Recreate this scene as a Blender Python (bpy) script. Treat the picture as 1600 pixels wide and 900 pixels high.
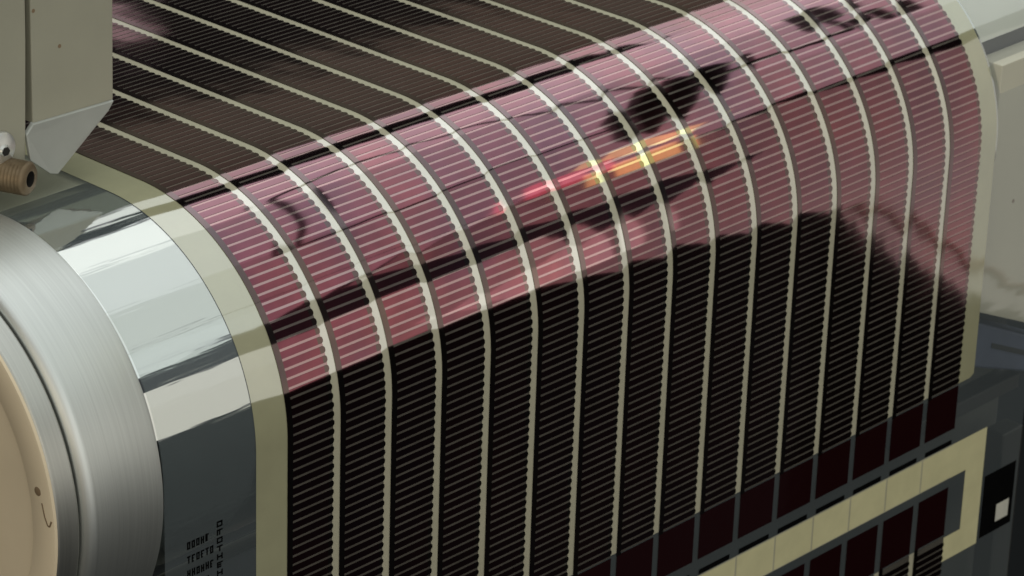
import bpy, bmesh, math, random
from mathutils import Vector, Matrix
for o in list(bpy.data.objects): bpy.data.objects.remove(o)
random.seed(7)
S = bpy.context.scene
C = S.collection
U = 0.014                      # one printed column pitch is 14 mm; all lengths below are in pitches
PI = math.pi

# ------------------------------------------------------------------ camera
R3 = [[0.6869751420683051, -0.7260184342475168, 0.031022367946631244],
      [-0.2787535359987184, -0.3027069034138925, -0.9114082492460684],
      [0.6710898750155923, 0.6174672167478664, -0.41033232372456385]]
CAM = Vector((-28.35363, -33.10218, 20.99946))
cam = bpy.data.objects.new('camera', bpy.data.cameras.new('camera')); C.objects.link(cam)
right, up, back = Vector(R3[0]), -Vector(R3[1]), -Vector(R3[2])
M = Matrix((right, up, back)).transposed().to_4x4(); M.translation = CAM*U
cam.matrix_world = M
cam.data.sensor_width = 36; cam.data.lens = 5308.849/1600*36
cam.data.clip_start = 0.01; cam.data.clip_end = 50
cam.data.dof.use_dof = True; cam.data.dof.focus_distance = 45.5*U; cam.data.dof.aperture_fstop = 90
S.camera = cam
# ------------------------------------------------------------------ world, exposure
w = bpy.data.worlds.new('World'); S.world = w; w.use_nodes = True
bg = w.node_tree.nodes['Background']
bg.inputs['Color'].default_value = (0.9, 1.0, 1.0, 1); bg.inputs['Strength'].default_value = 0.009
S.view_settings.view_transform = 'Standard'; S.view_settings.look = 'None'
S.view_settings.exposure = 0; S.view_settings.gamma = 1; S.view_settings.use_curve_mapping = False
S.render.engine = 'CYCLES'

# ------------------------------------------------------------------ lamps (soft ceiling and front panels, with added fill lamps)
def panel(name, centre, xdir, ydir, sx, sy, L, col):
    d = bpy.data.lights.new(name, 'AREA'); d.shape = 'RECTANGLE'
    d.size = sx*U; d.size_y = sy*U
    d.energy = L*PI*sx*U*sy*U; d.color = col
    o = bpy.data.objects.new(name, d); C.objects.link(o)
    x = Vector(xdir).normalized(); y = Vector(ydir).normalized(); z = x.cross(y)
    m = Matrix((x, y, z)).transposed().to_4x4(); m.translation = Vector(centre)*U
    o.matrix_world = m
    return o
def ceil_panel(name, x0, x1, y0, y1, z, L, col, rot=0):   # faces down
    c, s = math.cos(rot), math.sin(rot)
    panel(name, ((x0+x1)/2, (y0+y1)/2, z), (c, s, 0), (-s, c, 0), x1-x0, y1-y0, L, col)
def wall_panel(name, x0, x1, z0, z1, y, L, col, rot=0):   # faces +y
    c, s = math.cos(rot), math.sin(rot)
    panel(name, ((x0+x1)/2, y, (z0+z1)/2), (c, 0, s), (-s, 0, c), x1-x0, z1-z0, L, col)
ceil_panel('ceiling_panel_lamp', -90, 170, 6, 28, 60, 1.35, (0.97, 1.0, 0.99))
ceil_panel('ceiling_panel_lamp', -90, 170, -24, 6, 60, 0.95, (0.95, 1.0, 1.0))
ceil_panel('ceiling_panel_lamp', -90, 170, -58, -24, 60, 0.78, (0.94, 1.0, 0.97))
ceil_panel('ceiling_panel_lamp', -90, 170, 38, 50, 60, 1.0, (0.98, 1.0, 0.97))
ceil_panel('ceiling_panel_lamp', 76, 170, 28, 38, 60, 1.1, (0.98, 1.0, 0.98))
ceil_panel('ceiling_panel_lamp', 20, 200, 50.5, 112, 60, 0.115, (0.93, 1.0, 0.72))  # dim added lamp standing in for the unlit olive ceiling
ceil_panel('ceiling_panel_lamp', 104, 108, 123.5, 128.5, 60, 0.45, (1.0, 0.95, 0.95))
wall_panel('front_and_fill_lamp', 8, 64, -4, 25.5, -60, 0.72, (1.0, 0.97, 0.88))
# front right panel, its lower edge sloping down to the right
panel('front_and_fill_lamp', (115.2, -62, -11.7), (0.66, 0, -0.751), (0.751, 0, 0.66), 104, 75, 0.45, (1.0, 0.95, 0.86))
panel('front_and_fill_lamp', (85.5, -62, 48.6), (0.66, 0, -0.751), (0.751, 0, 0.66), 26, 40, 0.42, (1.0, 0.95, 0.86))  # filler lamp added to close a dark wedge in the mirror image
ceil_panel('ceiling_panel_lamp', -90, 79, -95, -58.4, 60, 0.80, (0.93, 1.0, 0.98))
wall_panel('front_and_fill_lamp', 20, 84, 16, 60, -66, 0.045, (0.85, 0.9, 1.0))  # dim bluish fill added behind the gap between panels
panel('amber_signal_lamp', (51.87, -29.02, 36.57), (0.37, 0.9, 0.229), (-0.602, 0.045, 0.797), 3.3, 4.9, 1.9, (0.90, 1.0, 0.30))
panel('amber_signal_lamp', (51.68, -34.17, 31.98), (0.01, 0.7, 0.714), (-0.707, -0.5, 0.5), 6.2, 3.7, 1.9, (0.92, 1.0, 0.28))
panel('red_signal_lamp', (48.72, -32.32, 35.36), (-0.001, 0.751, 0.661), (-0.725, -0.455, 0.516), 5.6, 2.8, 1.1, (1.0, 0.12, 0.22))
wall_panel('left_front_fill_lamp', -110, 4, -15, 50, -80, 1.1, (1.0, 0.98, 0.92))  # added fill to lift the diffuse light, unseen in the film
panel('side_fill_lamp', (-85, -20, 10), (0, 1, 0), (0.2, 0, 1), 60, 40, 1.5, (1.0, 0.90, 0.74)).matrix_world = \
    Matrix.Translation(Vector((-85, -20, 14))*U) @ Matrix(((0, 0, -1), (-1, 0, 0), (0, 1, 0))).to_4x4()  # added warm fill for the end cap side

# ------------------------------------------------------------------ materials
def mat(name):
    m = bpy.data.materials.new(name); m.use_nodes = True
    nt = m.node_tree; nt.nodes.clear()
    out = nt.nodes.new('ShaderNodeOutputMaterial')
    return m, nt, nt.nodes, nt.links, out
def wobble(nt, dist=0.00012, scale=55, detail=2, strength=1.0):
    tc = nt.nodes.new('ShaderNodeNewGeometry')
    n = nt.nodes.new('ShaderNodeTexNoise'); n.inputs['Scale'].default_value = scale; n.inputs['Detail'].default_value = detail
    b = nt.nodes.new('ShaderNodeBump'); b.inputs['Distance'].default_value = dist; b.inputs['Strength'].default_value = strength
    nt.links.new(tc.outputs['Position'], n.inputs['Vector']); nt.links.new(n.outputs['Fac'], b.inputs['Height'])
    return b.outputs['Normal'], n
def print_mat(name, diff, gloss, fac_ior, rough=0.05, mottling=0.12, wob=0.00005):
    """diffuse ink under a coloured gloss; fac_ior None = the gloss alone (a metallised layer)"""
    m, nt, N, K, out = mat(name)
    nrm, _ = wobble(nt, wob)
    g = N.new('ShaderNodeBsdfGlossy'); g.inputs['Color'].default_value = (*gloss, 1); g.inputs['Roughness'].default_value = rough
    K.new(nrm, g.inputs['Normal'])
    pos = N.new('ShaderNodeNewGeometry')
    nz = N.new('ShaderNodeTexNoise'); nz.inputs['Scale'].default_value = 180; nz.inputs['Detail'].default_value = 4
    K.new(pos.outputs['Position'], nz.inputs['Vector'])
    mr = N.new('ShaderNodeMapRange'); mr.inputs['From Min'].default_value = 0.25; mr.inputs['From Max'].default_value = 0.75
    mr.inputs['To Min'].default_value = 1-mottling; mr.inputs['To Max'].default_value = 1+mottling
    K.new(nz.outputs['Fac'], mr.inputs['Value'])
    if fac_ior is None:
        mx = N.new('ShaderNodeMix'); mx.data_type = 'RGBA'; mx.blend_type = 'MULTIPLY'; mx.inputs['Factor'].default_value = 1
        nb = N.new('ShaderNodeTexNoise'); nb.inputs['Scale'].default_value = 38; nb.inputs['Detail'].default_value = 3
        K.new(pos.outputs['Position'], nb.inputs['Vector'])
        cr = N.new('ShaderNodeValToRGB'); e = cr.color_ramp.elements; r_, g_, b_ = gloss
        e[0].position = 0.34; e[0].color = (r_*0.72, g_*0.85, b_*1.05, 1); e[1].position = 0.66; e[1].color = (r_*1.28, g_*1.12, b_*0.95, 1)
        K.new(nb.outputs['Fac'], cr.inputs['Fac'])
        K.new(cr.outputs['Color'], mx.inputs['A']); K.new(mr.outputs['Result'], mx.inputs['B'])
        # the thin film reflects more, and whiter, towards grazing
        lw = N.new('ShaderNodeLayerWeight'); lw.inputs['Blend'].default_value = 0.5
        pw = N.new('ShaderNodeMath'); pw.operation = 'POWER'; pw.inputs[1].default_value = 2.0; K.new(lw.outputs['Facing'], pw.inputs[0])
        m2 = N.new('ShaderNodeMix'); m2.data_type = 'RGBA'; m2.inputs['B'].default_value = (1.0, 0.74, 0.76, 1)
        K.new(pw.outputs[0], m2.inputs['Factor']); K.new(mx.outputs['Result'], m2.inputs['A'])
        K.new(m2.outputs['Result'], g.inputs['Color'])
        d = N.new('ShaderNodeBsdfDiffuse'); d.inputs['Color'].default_value = (*diff, 1)
        a = N.new('ShaderNodeAddShader'); K.new(g.outputs[0], a.inputs[0]); K.new(d.outputs[0], a.inputs[1])
        K.new(a.outputs[0], out.inputs['Surface'])
    else:
        d = N.new('ShaderNodeBsdfDiffuse')
        mx = N.new('ShaderNodeMix'); mx.data_type = 'RGBA'; mx.blend_type = 'MULTIPLY'; mx.inputs['Factor'].default_value = 1
        mx.inputs['A'].default_value = (*diff, 1); K.new(mr.outputs['Result'], mx.inputs['B'])
        K.new(mx.outputs['Result'], d.inputs['Color'])
        fr = N.new('ShaderNodeFresnel'); fr.inputs['IOR'].default_value = fac_ior; K.new(nrm, fr.inputs['Normal'])
        s = N.new('ShaderNodeMixShader'); K.new(fr.outputs[0], s.inputs['Fac']); K.new(d.outputs[0], s.inputs[1]); K.new(g.outputs[0], s.inputs[2])
        K.new(s.outputs[0], out.inputs['Surface'])
    return m
def principled(name, col, metal=0, rough=0.5, var=0.1, nscale=120, bump=0.0, bscale=400, ior=1.5, stretch=None):
    m, nt, N, K, out = mat(name)
    p = N.new('ShaderNodeBsdfPrincipled'); K.new(p.outputs[0], out.inputs['Surface'])
    p.inputs['Metallic'].default_value = metal; p.inputs['Roughness'].default_value = rough; p.inputs['IOR'].default_value = ior
    pos = N.new('ShaderNodeNewGeometry'); vec = pos.outputs['Position']
    if stretch:
        mp = N.new('ShaderNodeMapping'); mp.inputs['Scale'].default_value = stretch; K.new(vec, mp.inputs['Vector']); vec = mp.outputs['Vector']
    nz = N.new('ShaderNodeTexNoise'); nz.inputs['Scale'].default_value = nscale; nz.inputs['Detail'].default_value = 5
    K.new(vec, nz.inputs['Vector'])
    mr = N.new('ShaderNodeMapRange'); mr.inputs['From Min'].default_value = 0.25; mr.inputs['From Max'].default_value = 0.75
    mr.inputs['To Min'].default_value = 1-var; mr.inputs['To Max'].default_value = 1+var; K.new(nz.outputs['Fac'], mr.inputs['Value'])
    mx = N.new('ShaderNodeMix'); mx.data_type = 'RGBA'; mx.blend_type = 'MULTIPLY'; mx.inputs['Factor'].default_value = 1
    mx.inputs['A'].default_value = (*col, 1); K.new(mr.outputs['Result'], mx.inputs['B']); K.new(mx.outputs['Result'], p.inputs['Base Color'])
    if bump:
        b = N.new('ShaderNodeBump'); b.inputs['Distance'].default_value = bump
        n2 = N.new('ShaderNodeTexNoise'); n2.inputs['Scale'].default_value = bscale; n2.inputs['Detail'].default_value = 3
        K.new(vec, n2.inputs['Vector']); K.new(n2.outputs['Fac'], b.inputs['Height']); K.new(b.outputs['Normal'], p.inputs['Normal'])
    return m
def clear_mat():
    m, nt, N, K, out = mat('clear_plastic_film')
    nrm, nz = wobble(nt, 0.00007, 45, 3)
    # taut film: the ripples run across the web, so stretch the noise along the roller
    mp = N.new('ShaderNodeMapping'); mp.inputs['Scale'].default_value = (0.35, 1.3, 1.3)
    src = nz.inputs['Vector'].links[0].from_socket; K.new(src, mp.inputs['Vector']); K.new(mp.outputs['Vector'], nz.inputs['Vector'])
    t = N.new('ShaderNodeBsdfTransparent'); t.inputs['Color'].default_value = (0.95, 0.955, 0.94, 1)
    g = N.new('ShaderNodeBsdfGlossy'); g.inputs['Roughness'].default_value = 0.03; K.new(nrm, g.inputs['Normal'])
    lw = N.new('ShaderNodeLayerWeight'); lw.inputs['Blend'].default_value = 0.5; K.new(nrm, lw.inputs['Normal'])
    pw = N.new('ShaderNodeMath'); pw.operation = 'POWER'; pw.inputs[1].default_value = 4; K.new(lw.outputs['Facing'], pw.inputs[0])
    fr = N.new('ShaderNodeMath'); fr.operation = 'MULTIPLY_ADD'; fr.inputs[1].default_value = 0.8; fr.inputs[2].default_value = 0.14
    K.new(pw.outputs[0], fr.inputs[0])
    s = N.new('ShaderNodeMixShader'); K.new(fr.outputs[0], s.inputs['Fac']); K.new(g.outputs[0], s.inputs[2])
    hz = N.new('ShaderNodeBsdfDiffuse'); hz.inputs['Color'].default_value = (0.52, 0.60, 0.63, 1)   # slightly milky plastic
    h = N.new('ShaderNodeMixShader'); h.inputs['Fac'].default_value = 0.11; K.new(t.outputs[0], h.inputs[1]); K.new(hz.outputs[0], h.inputs[2])
    K.new(h.outputs[0], s.inputs[1])
    K.new(s.outputs[0], out.inputs['Surface'])
    return m
MT = {}
MT['clear'] = clear_mat()
MT['cell'] = print_mat('active_cell_layer', (0.0012, 0.0006, 0.0006), (0.175, 0.040, 0.064), None, mottling=0.2)
MT['electrode'] = print_mat('dark_grey_electrode', (0.0012, 0.001, 0.0008), (0.10, 0.075, 0.068), None)
MT['block'] = print_mat('dark_red_cell_block', (0.009, 0.0008, 0.0012), (0.13, 0.045, 0.055), None)
MT['gap'] = print_mat('pale_gap_between_fingers', (0.13, 0.118, 0.097), (0.95, 0.60, 0.62), 5.0, mottling=0.2)
MT['cream'] = print_mat('cream_print', (0.66, 0.615, 0.445), (0.98, 0.98, 1.0), 4.4, mottling=0.06)
MT['margin'] = print_mat('translucent_cream_margin', (0.44, 0.42, 0.26), (0.95, 0.98, 0.97), 3.6, mottling=0.05)
MT['cream_frame'] = print_mat('yellow_cream_frame_print', (0.66, 0.61, 0.36), (0.95, 0.97, 1.0), 1.9, mottling=0.06)
MT['ink'] = print_mat('black_code_ink', (0.004, 0.004, 0.004), (0.1, 0.1, 0.1), 1.4)
MT['white_ink'] = print_mat('white_mark_print', (0.6, 0.58, 0.5), (0.9, 0.9, 0.9), 1.6)
MT['chrome'] = principled('polished_chrome', (0.83, 0.85, 0.82), 1, 0.04, 0.03, 60, 0.00008, 300, stretch=(0.06, 1, 1))
MT['satin'] = principled('satin_aluminium', (0.68, 0.70, 0.67), 1, 0.46, 0.07, 2500, 0.000012, 4000, stretch=(1, 0.015, 0.015))
MT['satin_dark'] = principled('satin_steel_ring', (0.56, 0.56, 0.52), 1, 0.42, 0.08, 2500, 0.000012, 4000, stretch=(1, 0.015, 0.015))
MT['groove'] = principled('dark_groove', (0.03, 0.025, 0.02), 0, 0.6)
MT['cap'] = principled('cream_plastic', (0.74, 0.61, 0.42), 0, 0.45, 0.06, 50, 0.00003, 300)
MT['capdark'] = principled('worn_brown_plastic', (0.22, 0.15, 0.085), 0, 0.6)
MT['paint'] = principled('beige_grey_paint', (0.35, 0.335, 0.255), 0, 0.45, 0.06, 60, 0.00002, 700)
MT['foot'] = principled('pale_bare_metal', (0.42, 0.43, 0.39), 0.4, 0.4, 0.08, 90, 0.00002, 500)
MT['brass'] = principled('tarnished_brass', (0.20, 0.145, 0.085), 0.6, 0.45, 0.2, 260, 0.00003, 700)
MT['darkhole'] = principled('black_socket', (0.01, 0.008, 0.006), 0, 0.7)
MT['steel'] = principled('bright_bolt_steel', (0.7, 0.7, 0.66), 0.8, 0.35, 0.1, 200)
MT['plate'] = principled('grey_reflection_tone', (0.60, 0.57, 0.45), 0, 0.6, 0.05, 40, 0.00002, 300)
MT['bright'] = principled('pale_reflection_tone', (0.75, 0.75, 0.66), 0, 0.4, 0.04, 40)
MT['blue'] = principled('blue_grey_plastic', (0.085, 0.10, 0.15), 0, 0.5, 0.25, 60)
MT['back'] = principled('dark_grey_machine_panel', (0.075, 0.078, 0.068), 0, 0.55, 0.3, 12)
MT['table'] = principled('olive_grey_enamel', (0.44, 0.425, 0.30), 0, 0.5, 0.08, 25)
MT['black'] = principled('black_machine_part', (0.02, 0.02, 0.018), 0, 0.5, 0.2, 30)

# ------------------------------------------------------------------ object helpers
def empty(name, loc):
    o = bpy.data.objects.new(name, None); o.location = Vector(loc)*U; o.empty_display_size = 0.01
    C.objects.link(o); return o
def tag(o, label, cat, group=None, kind=None):
    o['label'] = label; o['category'] = cat
    if group: o['group'] = group
    if kind: o['kind'] = kind
    return o
def origin(parent):
    v = Vector((0, 0, 0))
    while parent: v = v+parent.location; parent = parent.parent
    return v
def mesh_obj(name, verts, faces, mats, parent=None, fmat=None, normals=None, smooth=True):
    off = origin(parent)
    me = bpy.data.meshes.new(name)
    me.from_pydata([Vector(v)*U-off for v in verts], [], faces)
    for m in (mats if isinstance(mats, (list, tuple)) else [mats]): me.materials.append(MT[m])
    if fmat: me.polygons.foreach_set('material_index', fmat)
    me.polygons.foreach_set('use_smooth', [smooth]*len(me.polygons))
    me.update()
    if normals: me.normals_split_custom_set_from_vertices(normals)
    o = bpy.data.objects.new(name, me); C.objects.link(o)
    if parent: o.parent = parent
    return o
def bm_obj(name, bm, mats, parent=None, bevel=0, smooth=False, autosmooth=False):
    off = origin(parent)
    bmesh.ops.scale(bm, vec=(U, U, U), verts=bm.verts); bmesh.ops.translate(bm, vec=-off, verts=bm.verts)
    bmesh.ops.recalc_face_normals(bm, faces=bm.faces)
    me = bpy.data.meshes.new(name); bm.to_mesh(me); bm.free()
    for m in (mats if isinstance(mats, (list, tuple)) else [mats]): me.materials.append(MT[m])
    o = bpy.data.objects.new(name, me); C.objects.link(o)
    if parent: o.parent = parent
    if smooth:
        me.polygons.foreach_set('use_smooth', [True]*len(me.polygons))
        if autosmooth: me.set_sharp_from_angle(angle=math.radians(35))
    if bevel:
        b = o.modifiers.new('bevel', 'BEVEL'); b.width = bevel*U; b.segments = 3; b.limit_method = 'ANGLE'
    return o
def box(bm, x0, x1, y0, y1, z0, z1):
    v = [bm.verts.new(p) for p in ((x0,y0,z0),(x1,y0,z0),(x1,y1,z0),(x0,y1,z0),(x0,y0,z1),(x1,y0,z1),(x1,y1,z1),(x0,y1,z1))]
    for f in ((3,2,1,0),(4,5,6,7),(0,1,5,4),(1,2,6,5),(2,3,7,6),(3,0,4,7)): bm.faces.new([v[i] for i in f])
def prism(bm, pts, d):          # planar outline extruded by vector d
    a = [bm.verts.new(p) for p in pts]; b = [bm.verts.new(Vector(p)+Vector(d)) for p in pts]
    bm.faces.new(a); bm.faces.new(b[::-1])
    n = len(a)
    for i in range(n): bm.faces.new((a[i], b[i], b[(i+1) % n], a[(i+1) % n]))
def lathe(bm, prof, c, ax, seg=96, closed=False):   # profile (t along axis, r)
    ax = Vector(ax).normalized(); c = Vector(c)
    u = ax.cross(Vector((0, 0, 1))).normalized(); v = ax.cross(u)
    rings = []
    for t, r in prof:
        if r < 1e-6: rings.append([bm.verts.new(c+ax*t)])
        else: rings.append([bm.verts.new(c+ax*t+u*(r*math.cos(2*PI*i/seg))+v*(r*math.sin(2*PI*i/seg))) for i in range(seg)])
    for a, b in zip(rings[:-1], rings[1:]):
        for i in range(seg):
            j = (i+1) % seg
            if len(a) == 1: bm.faces.new((a[0], b[i], b[j]))
            elif len(b) == 1: bm.faces.new((a[i], b[0], a[j]))
            else: bm.faces.new((a[i], b[i], b[j], a[j]))

# ------------------------------------------------------------------ the web path: down the front, a quarter turn over the roller, away at the top
RC = 2.9559; Q = 0.13436; S0 = -4.3485
def tilt(x, s):                 # the film is never perfectly even: each column leans a little
    k = math.floor(x); f = x-k
    w_ = 2.2 if 0 < s < RC*PI/2 else 0.6
    a = 0.003*math.sin(k*2.1+0.7)+0.003*math.sin(s*1.7+k*1.3)
    b = 0.006*math.sin(2*PI*(f-0.45))*0.6+0.002*math.sin(s*2.3+k)
    return a*w_, b*w_
def W(x, s, off=0.0):
    R = RC+off
    if s <= 0: p, n, t = Vector((x, -R, s)), Vector((0, -1, 0)), Vector((0, 0, 1))
    elif s >= RC*PI/2: p, n, t = Vector((x, s-RC*PI/2, R)), Vector((0, 0, 1)), Vector((0, 1, 0))
    else:
        a = s/RC; n = Vector((0, -math.cos(a), math.sin(a))); p = Vector((x, 0, 0))+n*R; t = Vector((0, math.sin(a), math.cos(a)))
    return p, n, t
def Wn(x, s):
    p, n, t = W(x, s); a, b = tilt(x, s)
    return (n+t*a+Vector((b, 0, 0))).normalized()
def sgrid(s0, s1, step=0.09):
    out = [s0]; s = s0
    A, B = 0.0, RC*PI/2
    pts = []
    n = max(1, int((min(s1, A)-s0)/0.6)) if s0 < A else 0
    if s0 < A: pts += [s0+(min(s1, A)-s0)*i/n for i in range(n+1)]
    a, b = max(s0, A), min(s1, B)
    if b > a:
        n = max(1, int((b-a)/step)); pts += [a+(b-a)*i/n for i in range(n+1)]
    if s1 > B:
        a = max(s0, B); n = max(1, int((s1-a)/0.6)); pts += [a+(s1-a)*i/n for i in range(n+1)]
    res = []
    for p in pts:
        if not res or p-res[-1] > 1e-6: res.append(p)
    return res
class Web:
    def __init__(s): s.v = []; s.f = []; s.m = []; s.n = []
    def strip(self, x0, x1, s0, s1, off, mi=0, nx=1):
        ss = sgrid(s0, s1); b = len(self.v)
        for s in ss:
            for i in range(nx+1):
                x = x0+(x1-x0)*i/nx
                self.v.append(W(x, s, off)[0]); self.n.append(Wn(min(max(x, x0+1e-4), x1-1e-4), s))
        for j in range(len(ss)-1):
            for i in range(nx):
                a = b+j*(nx+1)+i
                self.f.append((a, a+1, a+nx+2, a+nx+1)); self.m.append(mi)
    def poly(self, pts, off, mi=0):
        b = len(self.v)
        for x, s in pts: self.v.append(W(x, s, off)[0]); self.n.append(Wn(x, s))
        self.f.append(tuple(range(b, b+len(pts)))); self.m.append(mi)
    def tooth(self, k, n, top=False):
        x0 = k-1; sc = S0+Q*(n+0.5); h = 0.365*Q; o = 0.012
        j = random.uniform(-0.004, 0.004)
        xe = x0+0.79+random.uniform(-0.01, 0.01)
        self.poly([(x0+0.098, sc-h), (xe, sc-h), (xe, sc+h), (x0+0.098, sc+h)], o, 0)
        xr = x0+0.842+j
        tip = [(xe, sc-h), (xr, sc-h)]+[(xr+h*0.8*math.cos(a), sc+h*math.sin(a)) for a in (-0.9, -0.3, 0.3, 0.9)]+[(xr, sc+h), (xe, sc+h)]
        self.poly(tip, o, 1)
    def make(self, name, mats, parent):
        return mesh_obj(name, self.v, self.f, mats, parent, self.m, [tuple(n) for n in self.n])

film = tag(empty('printed_film', (8, -RC, -12)), 'glossy plastic film printed with dark comb striped solar cells, bent over the chrome roller', 'solar film')
STOP = 22.0
wb = Web(); wb.strip(-2.22, 18.0, -12, STOP, 0.0, 0, 40); wb.make('clear_film', ['clear'], film)
# module 1 -------------------------------------------------------------
NMAX = lambda k: int((min(STOP-1, 10.5+0.75*k)-S0)/Q)
teeth = []
def px(p):
    d = p-CAM; z = Vector(R3[2]).dot(d)
    return 800+5308.85*Vector(R3[0]).dot(d)/z, 450+5308.85*Vector(R3[1]).dot(d)/z
for k in range(1, 17):
    for n in range(0, NMAX(k)):
        a = px(W(k-0.9, S0+Q*(n+.5))[0]); b = px(W(k-0.15, S0+Q*(n+.5))[0]); c2 = px(W(k-0.9, S0+Q*(n+1.5))[0])
        area = abs((b[0]-a[0])*(c2[1]-a[1])-(b[1]-a[1])*(c2[0]-a[0]))
        vis = -5 < a[0] < 1605 and -5 < a[1] < 905 and 0 < b[1] < 900
        if a[0] < 262 and a[1] < 270: vis = vis and a[0] > 180
        teeth.append((area if vis else 0, k, n))
top300 = set((k, n) for a, k, n in sorted(teeth, reverse=True)[:300])
strips = {}
for k in range(1, 17):
    s1 = S0+Q*NMAX(k)
    wb = Web()
    wb.strip(k-1+0.03, k-1+0.86, S0-Q*0.1, s1, 0.008, 1)
    wb.strip(k-1, k-1+0.103, S0-Q*0.4, s1, 0.0125, 0)
    strips[k] = wb.make('cell_strip', ['electrode', 'gap'], film)
for (k, n) in sorted(top300):
    wb = Web(); wb.tooth(k, n); wb.make('cell_finger', ['cell', 'electrode'], strips[k])
wb = Web()
for a, k, n in teeth:
    if (k, n) not in top300: wb.tooth(k, n)
rest = wb
for k in range(1, 16):
    wb = Web(); wb.strip(k-1+0.845, k+0.005, S0+0.01, S0+Q*NMAX(k)+0.5, 0.004); wb.make('cream_line', ['cream'], film)
# margins of cream print
def margin(x0, x1, s0, s1, r, side):
    wb = Web(); wb.strip(x0, x1, s0, s1, 0.004)
    return wb.make('cream_margin', ['margin'], film)
margin(-0.577, 0.005, -12, 13, 0, -1)
wb = Web(); wb.strip(15.845, 16.31, S0+0.06, 18, 0.004); wb.poly([(15.845, S0), (16.2, S0), (16.31, S0+0.06), (15.845, S0+0.06)], 0.004)
wb.make('cream_margin', ['margin'], film)
# solid end blocks, dashes, contact band and the start of the next module
for k in range(1, 17):
    wb = Web(); wb.strip(k-1+0.01, k-1+0.875, -5.21, S0-Q*0.26, 0.010); wb.make('end_block', ['block'], film)
    wb = Web(); wb.strip(k-1+0.06, k-1+0.82, -5.505, -5.415, 0.010); wb.make('contact_dash', ['ink'], film)
    wb = Web(); wb.strip(k-1+0.025, k-1+0.985, -6.17, -5.545, 0.009); wb.make('contact_pad', ['cream_frame'], film)
    wb = Web(); wb.strip(k-1+0.01, k-1+0.855, -7.31, -6.36, 0.010); wb.make('end_block', ['block'], film)
wb = Web(); wb.strip(-0.3, 15.9, -6.19, -5.525, 0.005); wb.make('contact_band', ['cream'], film)
wb = Web(); wb.poly([(15.9, -6.19), (16.33, -6.19), (16.35, -7.37), (15.86, -7.37), (15.86, -7.86), (16.6, -7.86), (16.89, -7.8), (16.89, -5.53), (15.9, -5.525)][::-1], 0.005)
wb.f = [(8-8, 8-7, 8-0), ]; wb.m = [0]
wb = Web()
wb.strip(15.9, 16.89, -6.19, -5.53, 0.005); wb.strip(16.34, 16.89, -7.37, -6.19, 0.005); wb.strip(15.86, 16.89, -7.86, -7.37, 0.005)
wb.make('frame_corner', ['cream_frame'], film)
for k in range(8, 17):
    wb = Web()
    wb.strip(k-1+0.03, k-1+0.86, -10, -7.34, 0.008, 1); wb.strip(k-1, k-1+0.103, -10, -7.31, 0.0125, 0)
    wb.make('cell_strip', ['electrode', 'gap'], film)
    if k < 16:
        wb = Web(); wb.strip(k-1+0.845, k+0.005, -10, -7.34, 0.004); wb.make('cream_line', ['cream'], film)
    for n in range(-42, -23): rest.tooth(k, n)
o = rest.make('cell_finger', ['cell', 'electrode'], film); o['kind'] = 'stuff'
# printed code lines on the clear margin (illegible in the photo: rows of tiny dark marks)
wb = Web(); rnd = random.Random(3)
def glyph(x, y, w_, h_):        # a tiny letter-like mark of three or four strokes
    t = 0.025; q = rnd.randint(1, 6)
    def bar(a, b, c_, d): wb.poly([(x+a, y+b), (x+c_, y+b), (x+c_, y+d), (x+a, y+d)], 0.003)
    if q != 2: bar(0, 0, t, h_)
    if q in (1, 3, 5): bar(w_-t, 0, w_, h_)
    if q in (2, 4, 5, 6): bar(t if q != 2 else 0, h_-t, w_, h_)
    if q in (2, 4): bar(w_/2-t/2, 0.0, w_/2+t/2, h_-t)
    if q in (1, 3, 6): bar(t, h_/2-t/2, w_-t, h_/2+t/2)
    if q in (5, 6): bar(t, 0, w_-t, t)
for r in range(5):
    x = -1.83
    while x < -1.42+0.02*(r % 3):
        glyph(x, -0.97-0.215*r+rnd.uniform(-0.006, 0.006), 0.062, 0.115); x += 0.082
for r in range(9): glyph(-1.295, -0.83-0.125*r, 0.105, 0.09)
wb.make('code_print', ['ink'], film)
# registration mark at the right margin
wb = Web(); wb.strip(16.97, 17.92, -7.80, -6.55, 0.004); wb.make('registration_mark', ['ink'], film)
wb = Web(); wb.strip(17.42, 17.80, -7.62, -7.27, 0.008); wb.make('white_square', ['white_ink'], film)

# ------------------------------------------------------------------ roller with sleeve and end cap
roll = tag(empty('guide_roller', (7, 0, -2.94)), 'polished chrome roller with satin metal sleeve and cream end cap', 'roller')
bm = bmesh.new(); lathe(bm, [(-2.5, 0), (-2.5, 2.951), (16.36, 2.951), (16.4, 2.90), (16.4, 0)], (0, 0, 0), (1, 0, 0), 160)
bm_obj('roller_body', bm, 'chrome', roll, smooth=True, autosmooth=True)
bm = bmesh.new(); lathe(bm, [(-3.64, 0), (-3.64, 2.98), (-3.63, 3.02), (-3.58, 3.09), (-3.53, 3.115), (-3.48, 3.12), (-2.42, 3.12), (-2.36, 3.10), (-2.33, 3.05), (-2.33, 0)], (0, 0, 0), (1, 0, 0), 160)
sleeve = bm_obj('sleeve', bm, 'satin', roll, smooth=True, autosmooth=True)
bm = bmesh.new(); lathe(bm, [(-3.70, 0), (-3.70, 2.89), (-3.60, 2.89), (-3.60, 0)], (0, 0, 0), (1, 0, 0), 128)
bm_obj('groove', bm, 'groove', sleeve, smooth=True, autosmooth=True)
bm = bmesh.new(); lathe(bm, [(-4.02, 0), (-4.02, 2.95), (-4.0, 2.97), (-3.70, 2.98), (-3.67, 2.96), (-3.67, 0)], (0, 0, 0), (1, 0, 0), 160)
bm_obj('bearing_ring', bm, 'satin_dark', roll, smooth=True, autosmooth=True)
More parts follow.
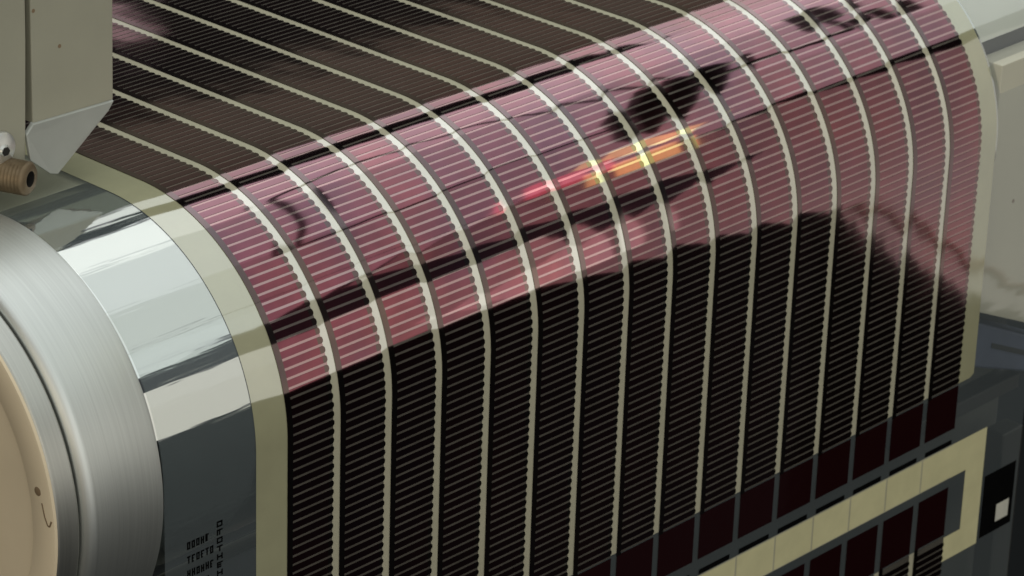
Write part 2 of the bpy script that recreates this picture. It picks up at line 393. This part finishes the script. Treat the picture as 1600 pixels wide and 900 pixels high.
bm = bmesh.new(); lathe(bm, [(-4.03, 0), (-4.03, 2.48), (-4.055, 2.50), (-4.075, 2.53), (-4.075, 2.90), (-4.06, 2.945), (-4.021, 2.955), (-4.021, 0)], (0, 0, 0), (1, 0, 0), 160)
capo = bm_obj('end_cap', bm, 'cap', roll, smooth=True, autosmooth=True)
bm = bmesh.new(); lathe(bm, [(-4.079, 0), (-4.079, 0.055), (-4.07, 0.075), (-4.06, 0.075), (-4.06, 0)], (0, -2.64, 0.60), (1, 0, 0), 20)
bm_obj('pin_hole', bm, 'capdark', capo, smooth=True, autosmooth=True)
# scratch on the cap rim: a thin crooked notch
bm = bmesh.new()
pl = [(-2.72, 0.46), (-2.77, 0.28), (-2.83, 0.17), (-2.87, 0.18), (-2.90, 0.26)]
for (a, b), (c_, d) in zip(pl[:-1], pl[1:]):
    dx, dz = c_-a, d-b; l = math.hypot(dx, dz); nx, nz = -dz/l*0.012, dx/l*0.012
    prism(bm, [(-4.078, a+nx, b+nz), (-4.078, c_+nx, d+nz), (-4.078, c_-nx, d-nz), (-4.078, a-nx, b-nz)], (0.01, 0, 0))
bm_obj('scratch', bm, 'capdark', capo)

# ------------------------------------------------------------------ bracket over the left edge of the film
br = tag(empty('machine_bracket', (-1.2, 0.6, 3.2)), 'beige grey painted bracket of two upright plates with a pale bent foot above the film', 'bracket')
bm = bmesh.new(); prism(bm, [(-1.385, 0.6, 3.99), (0.03, 0.6, 3.975), (0.085, 0.6, 7.0), (-1.36, 0.6, 7.0)], (0, 1.1, 0))
bm_obj('post', bm, 'paint', br, 0.02)
bm = bmesh.new(); prism(bm, [(-3.2, 0.58, 3.45), (-1.545, 0.58, 3.45), (-1.48, 0.58, 5.2), (-1.455, 0.58, 7.0), (-3.2, 0.58, 7.0)], (0, 1.0, 0))
bm_obj('post', bm, 'paint', br, 0.02)
bm = bmesh.new(); prism(bm, [(-1.40, 0.575, 3.99), (-1.53, 0.565, 3.87), (-1.525, 0.50, 3.52), (-1.20, 0.48, 3.245), (-1.07, 0.48, 3.205), (-0.085, 0.56, 3.85), (0.025, 0.575, 3.965)], (0, 0.06, 0.03))
bm_obj('foot', bm, 'foot', br, 0.012)
bm = bmesh.new(); lathe(bm, [(0.0, 0), (0.0, 0.07), (0.04, 0.09), (0.06, 0.17), (0.10, 0.24), (0.14, 0.25), (0.14, 0)], (-1.99, 0.43, 3.80), (0, 1, 0), 32)
bolt = bm_obj('bolt', bm, 'steel', br, smooth=True, autosmooth=True)
bm = bmesh.new(); lathe(bm, [(-0.004, 0), (-0.004, 0.065), (0.03, 0.065), (0.03, 0)], (-1.99, 0.43, 3.80), (0, 1, 0), 6)
bm_obj('bolt_socket', bm, 'darkhole', bolt)
for x, z in ((-0.893, 4.986), (-1.325, 5.591)):
    bm = bmesh.new(); lathe(bm, [(0, 0), (0, 0.028), (0.01, 0.03), (0.01, 0)], (x, 0.596, z), (0, 1, 0), 12); bm_obj('paint_chip', bm, 'capdark', br)
# threaded hollow rod
rod = tag(empty('threaded_rod', (-1.78, 0.2, 3.2)), 'brown brass threaded rod with a hollow end pointing out below the bracket', 'rod')
ax = Vector((-0.37, 0.93, 0.0)).normalized(); c0 = Vector((-1.775, 0.2, 3.412))
prof = [(0.0, 0.11), (0.0, 0.19), (0.035, 0.232)]
t = 0.06
while t < 2.2: prof += [(t, 0.238), (t+0.02, 0.231), (t+0.04, 0.238)]; t += 0.055
prof += [(2.3, 0.238), (2.3, 0)]
bm = bmesh.new(); lathe(bm, prof, c0, ax, 48); bm_obj('rod_body', bm, 'brass', rod, smooth=True)
bm = bmesh.new(); lathe(bm, [(0.004, 0.111), (0.20, 0.11), (0.20, 0)], c0, ax, 32); bm_obj('hollow', bm, 'darkhole', rod, smooth=True, autosmooth=True)

# ------------------------------------------------------------------ right end: plates put in for the reflection on the clear margin, duct, back panel
bh = tag(empty('reflection_standin', (18, -2.8, -3.9)), 'pale grey plates standing in for the reflection in the clear film at the right roller end', 'housing')
bm = bmesh.new(); prism(bm, [(16.46, -2.84, -3.22), (19.8, -2.84, -4.72), (19.8, -2.84, 1.32), (16.46, -2.84, 1.32)], (0, 0.5, 0))
bm_obj('grey_reflection_plate', bm, 'plate', bh, 0.015)  # light grey film reflection put into the plate's colour
bm = bmesh.new(); lathe(bm, [(16.46, 0), (16.46, 2.86), (19.8, 2.86), (19.8, 0)], (0, 0, 0), (1, 0, 0), 96)
bmesh.ops.bisect_plane(bm, geom=bm.verts[:]+bm.edges[:]+bm.faces[:], plane_co=(0, 0, 1.6), plane_no=(0, 0, -1), clear_outer=True)
bm_obj('pale_reflection_cover', bm, 'bright', bh, smooth=True, autosmooth=True)  # bright overhead reflection put into the pale colour
bm = bmesh.new(); box(bm, 16.5, 19.8, -2.3, 2.3, -2.8, 1.55); bm_obj('core', bm, 'black', bh)
bm = bmesh.new(); lathe(bm, [(0, 0), (0, 0.035), (0.012, 0.04), (0.012, 0)], (17.176, -2.847, -1.335), (0, 1, 0), 12); bm_obj('screw', bm, 'capdark', bh)
dk = tag(empty('cable_duct', (18, -2.5, -5)), 'blue grey box under the pale stand-in plates, behind the right film edge', 'duct')
bm = bmesh.new(); prism(bm, [(16.6, -2.6, -3.5), (19.8, -2.6, -5.0), (19.8, -2.6, -5.6), (16.6, -2.6, -4.4)], (0, 0.8, 0))
bm_obj('duct_body', bm, 'blue', dk, 0.05)
bm = bmesh.new(); prism(bm, [(17.3, -2.62, -4.15), (19.7, -2.62, -5.25), (19.7, -2.62, -5.35), (17.3, -2.62, -4.25)], (0, 0.03, 0))
bm_obj('duct_lid', bm, 'black', dk)
bp = tag(empty('backing_panel', (8, -1.6, -14)), 'dark grey machine panel behind the hanging part of the film', 'panel')
bm = bmesh.new(); box(bm, -1.9, 19.0, -1.75, -1.5, -14, -3.3); bm_obj('panel_sheet', bm, 'back', bp, 0.03)
bm = bmesh.new(); box(bm, 15.2, 19.0, -2.15, -1.752, -5.75, -5.45); bm_obj('rail', bm, 'black', bp, 0.03)
bm = bmesh.new(); box(bm, 17.98, 18.6, -2.6, -2.2, -14, -6.2); bm_obj('upright', bm, 'black', bp, 0.03)

tr = tag(empty('support_table', (8, 12, 2.6)), 'olive grey support table under the film behind the roller', 'table')
bm = bmesh.new(); box(bm, -6, 20, 0.55, 24, 2.35, 2.9); bm_obj('table_top', bm, 'table', tr, 0.03)
# ------------------------------------------------------------------ unseen blocker added over the line (the film mirrors its dark underside)
sh = tag(empty('overhead_blocker', (40, -12, 30)), 'unseen black blocker added above the film, seen only as its dark mirror image', 'blocker')
def slab(name, pts, h, par):
    bm = bmesh.new(); prism(bm, pts, (0, 0, h)); return bm_obj(name, bm, 'black', par, 0.3)
slab('housing', [(38.1, -3.6, 30), (37.4, -10, 30), (40.6, -18.5, 30), (43, -21, 30), (42, -13.6, 30), (40.5, -4.8, 30)], 1.5, sh)  # outline shaped to the dark patch in the mirror image
slab('mirror_spot_slab', [(44.7, 4, 30), (45.5, 3.5, 30), (46.4, -3, 30), (45.6, -3.2, 30)], 1.5, sh)
slab('mirror_spot_slab', [(47.5, -5, 30), (48.3, -5.4, 30), (51.3, -10.8, 30), (50.5, -11, 30)], 1.5, sh)
slab('blocker_arm', [(39.5, -9, 31.51), (49.6, -9.6, 31.51), (49.4, -8.6, 31.51), (46.1, -1.2, 31.51), (45.4, -1.2, 31.51), (48.4, -8.4, 31.51), (39.5, -8, 31.51)], 0.5, sh)

# unseen dark blocker added to cut off the lamp's mirror image and the orange cable along its top: both seen only mirrored in the hanging film
pt = tag(empty('mirror_blocker', (97, -58, -75)), 'unseen dark blocker added before the line, mirrored at the lower right of the film', 'partition')
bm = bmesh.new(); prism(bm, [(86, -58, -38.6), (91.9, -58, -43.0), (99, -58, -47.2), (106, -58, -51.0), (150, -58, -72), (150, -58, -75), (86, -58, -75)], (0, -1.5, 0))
bm_obj('blocker_sheet', bm, 'black', pt)
def tube(name, pts, r, mname, parent=None):
    cb = bpy.data.curves.new('path', 'CURVE'); cb.dimensions = '3D'; cb.bevel_depth = r*U; cb.bevel_resolution = 2; cb.resolution_u = 6
    sp = cb.splines.new('NURBS'); sp.use_endpoint_u = True; sp.order_u = 3
    sp.points.add(len(pts)-1); off = origin(parent)
    for q, p in zip(sp.points, pts): q.co = (*(Vector(p)*U-off), 1)
    tmp = bpy.data.objects.new('tmp', cb); C.objects.link(tmp); bpy.context.view_layer.update()
    me = bpy.data.meshes.new_from_object(tmp); bpy.data.objects.remove(tmp)
    me.materials.clear(); me.materials.append(MT[mname]); me.name = name
    o = bpy.data.objects.new(name, me); C.objects.link(o)
    if parent: o.parent = parent
    return o
MT['orange'] = principled('orange_rubber', (0.62, 0.17, 0.06), 0, 0.5)
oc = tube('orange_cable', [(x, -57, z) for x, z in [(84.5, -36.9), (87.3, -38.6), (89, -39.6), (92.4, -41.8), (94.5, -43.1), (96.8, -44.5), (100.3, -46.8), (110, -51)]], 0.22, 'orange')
tube('dark_streak_tube', [(39.5, -3.5, 31.7), (34, 4.5, 33), (28, 6.5, 31.5), (23.8, 4.5, 30), (24.2, -1.5, 30), (24.8, -7, 30), (25.6, -12.5, 30.6), (28, -15, 33), (36, -14, 34), (40, -13, 31.7)], 0.26, 'black', sh)  # unseen tube added for dark streaks in the mirror image
tag(oc, 'orange cable lying along the dark blocker, mirrored in the right side of the film', 'cable')
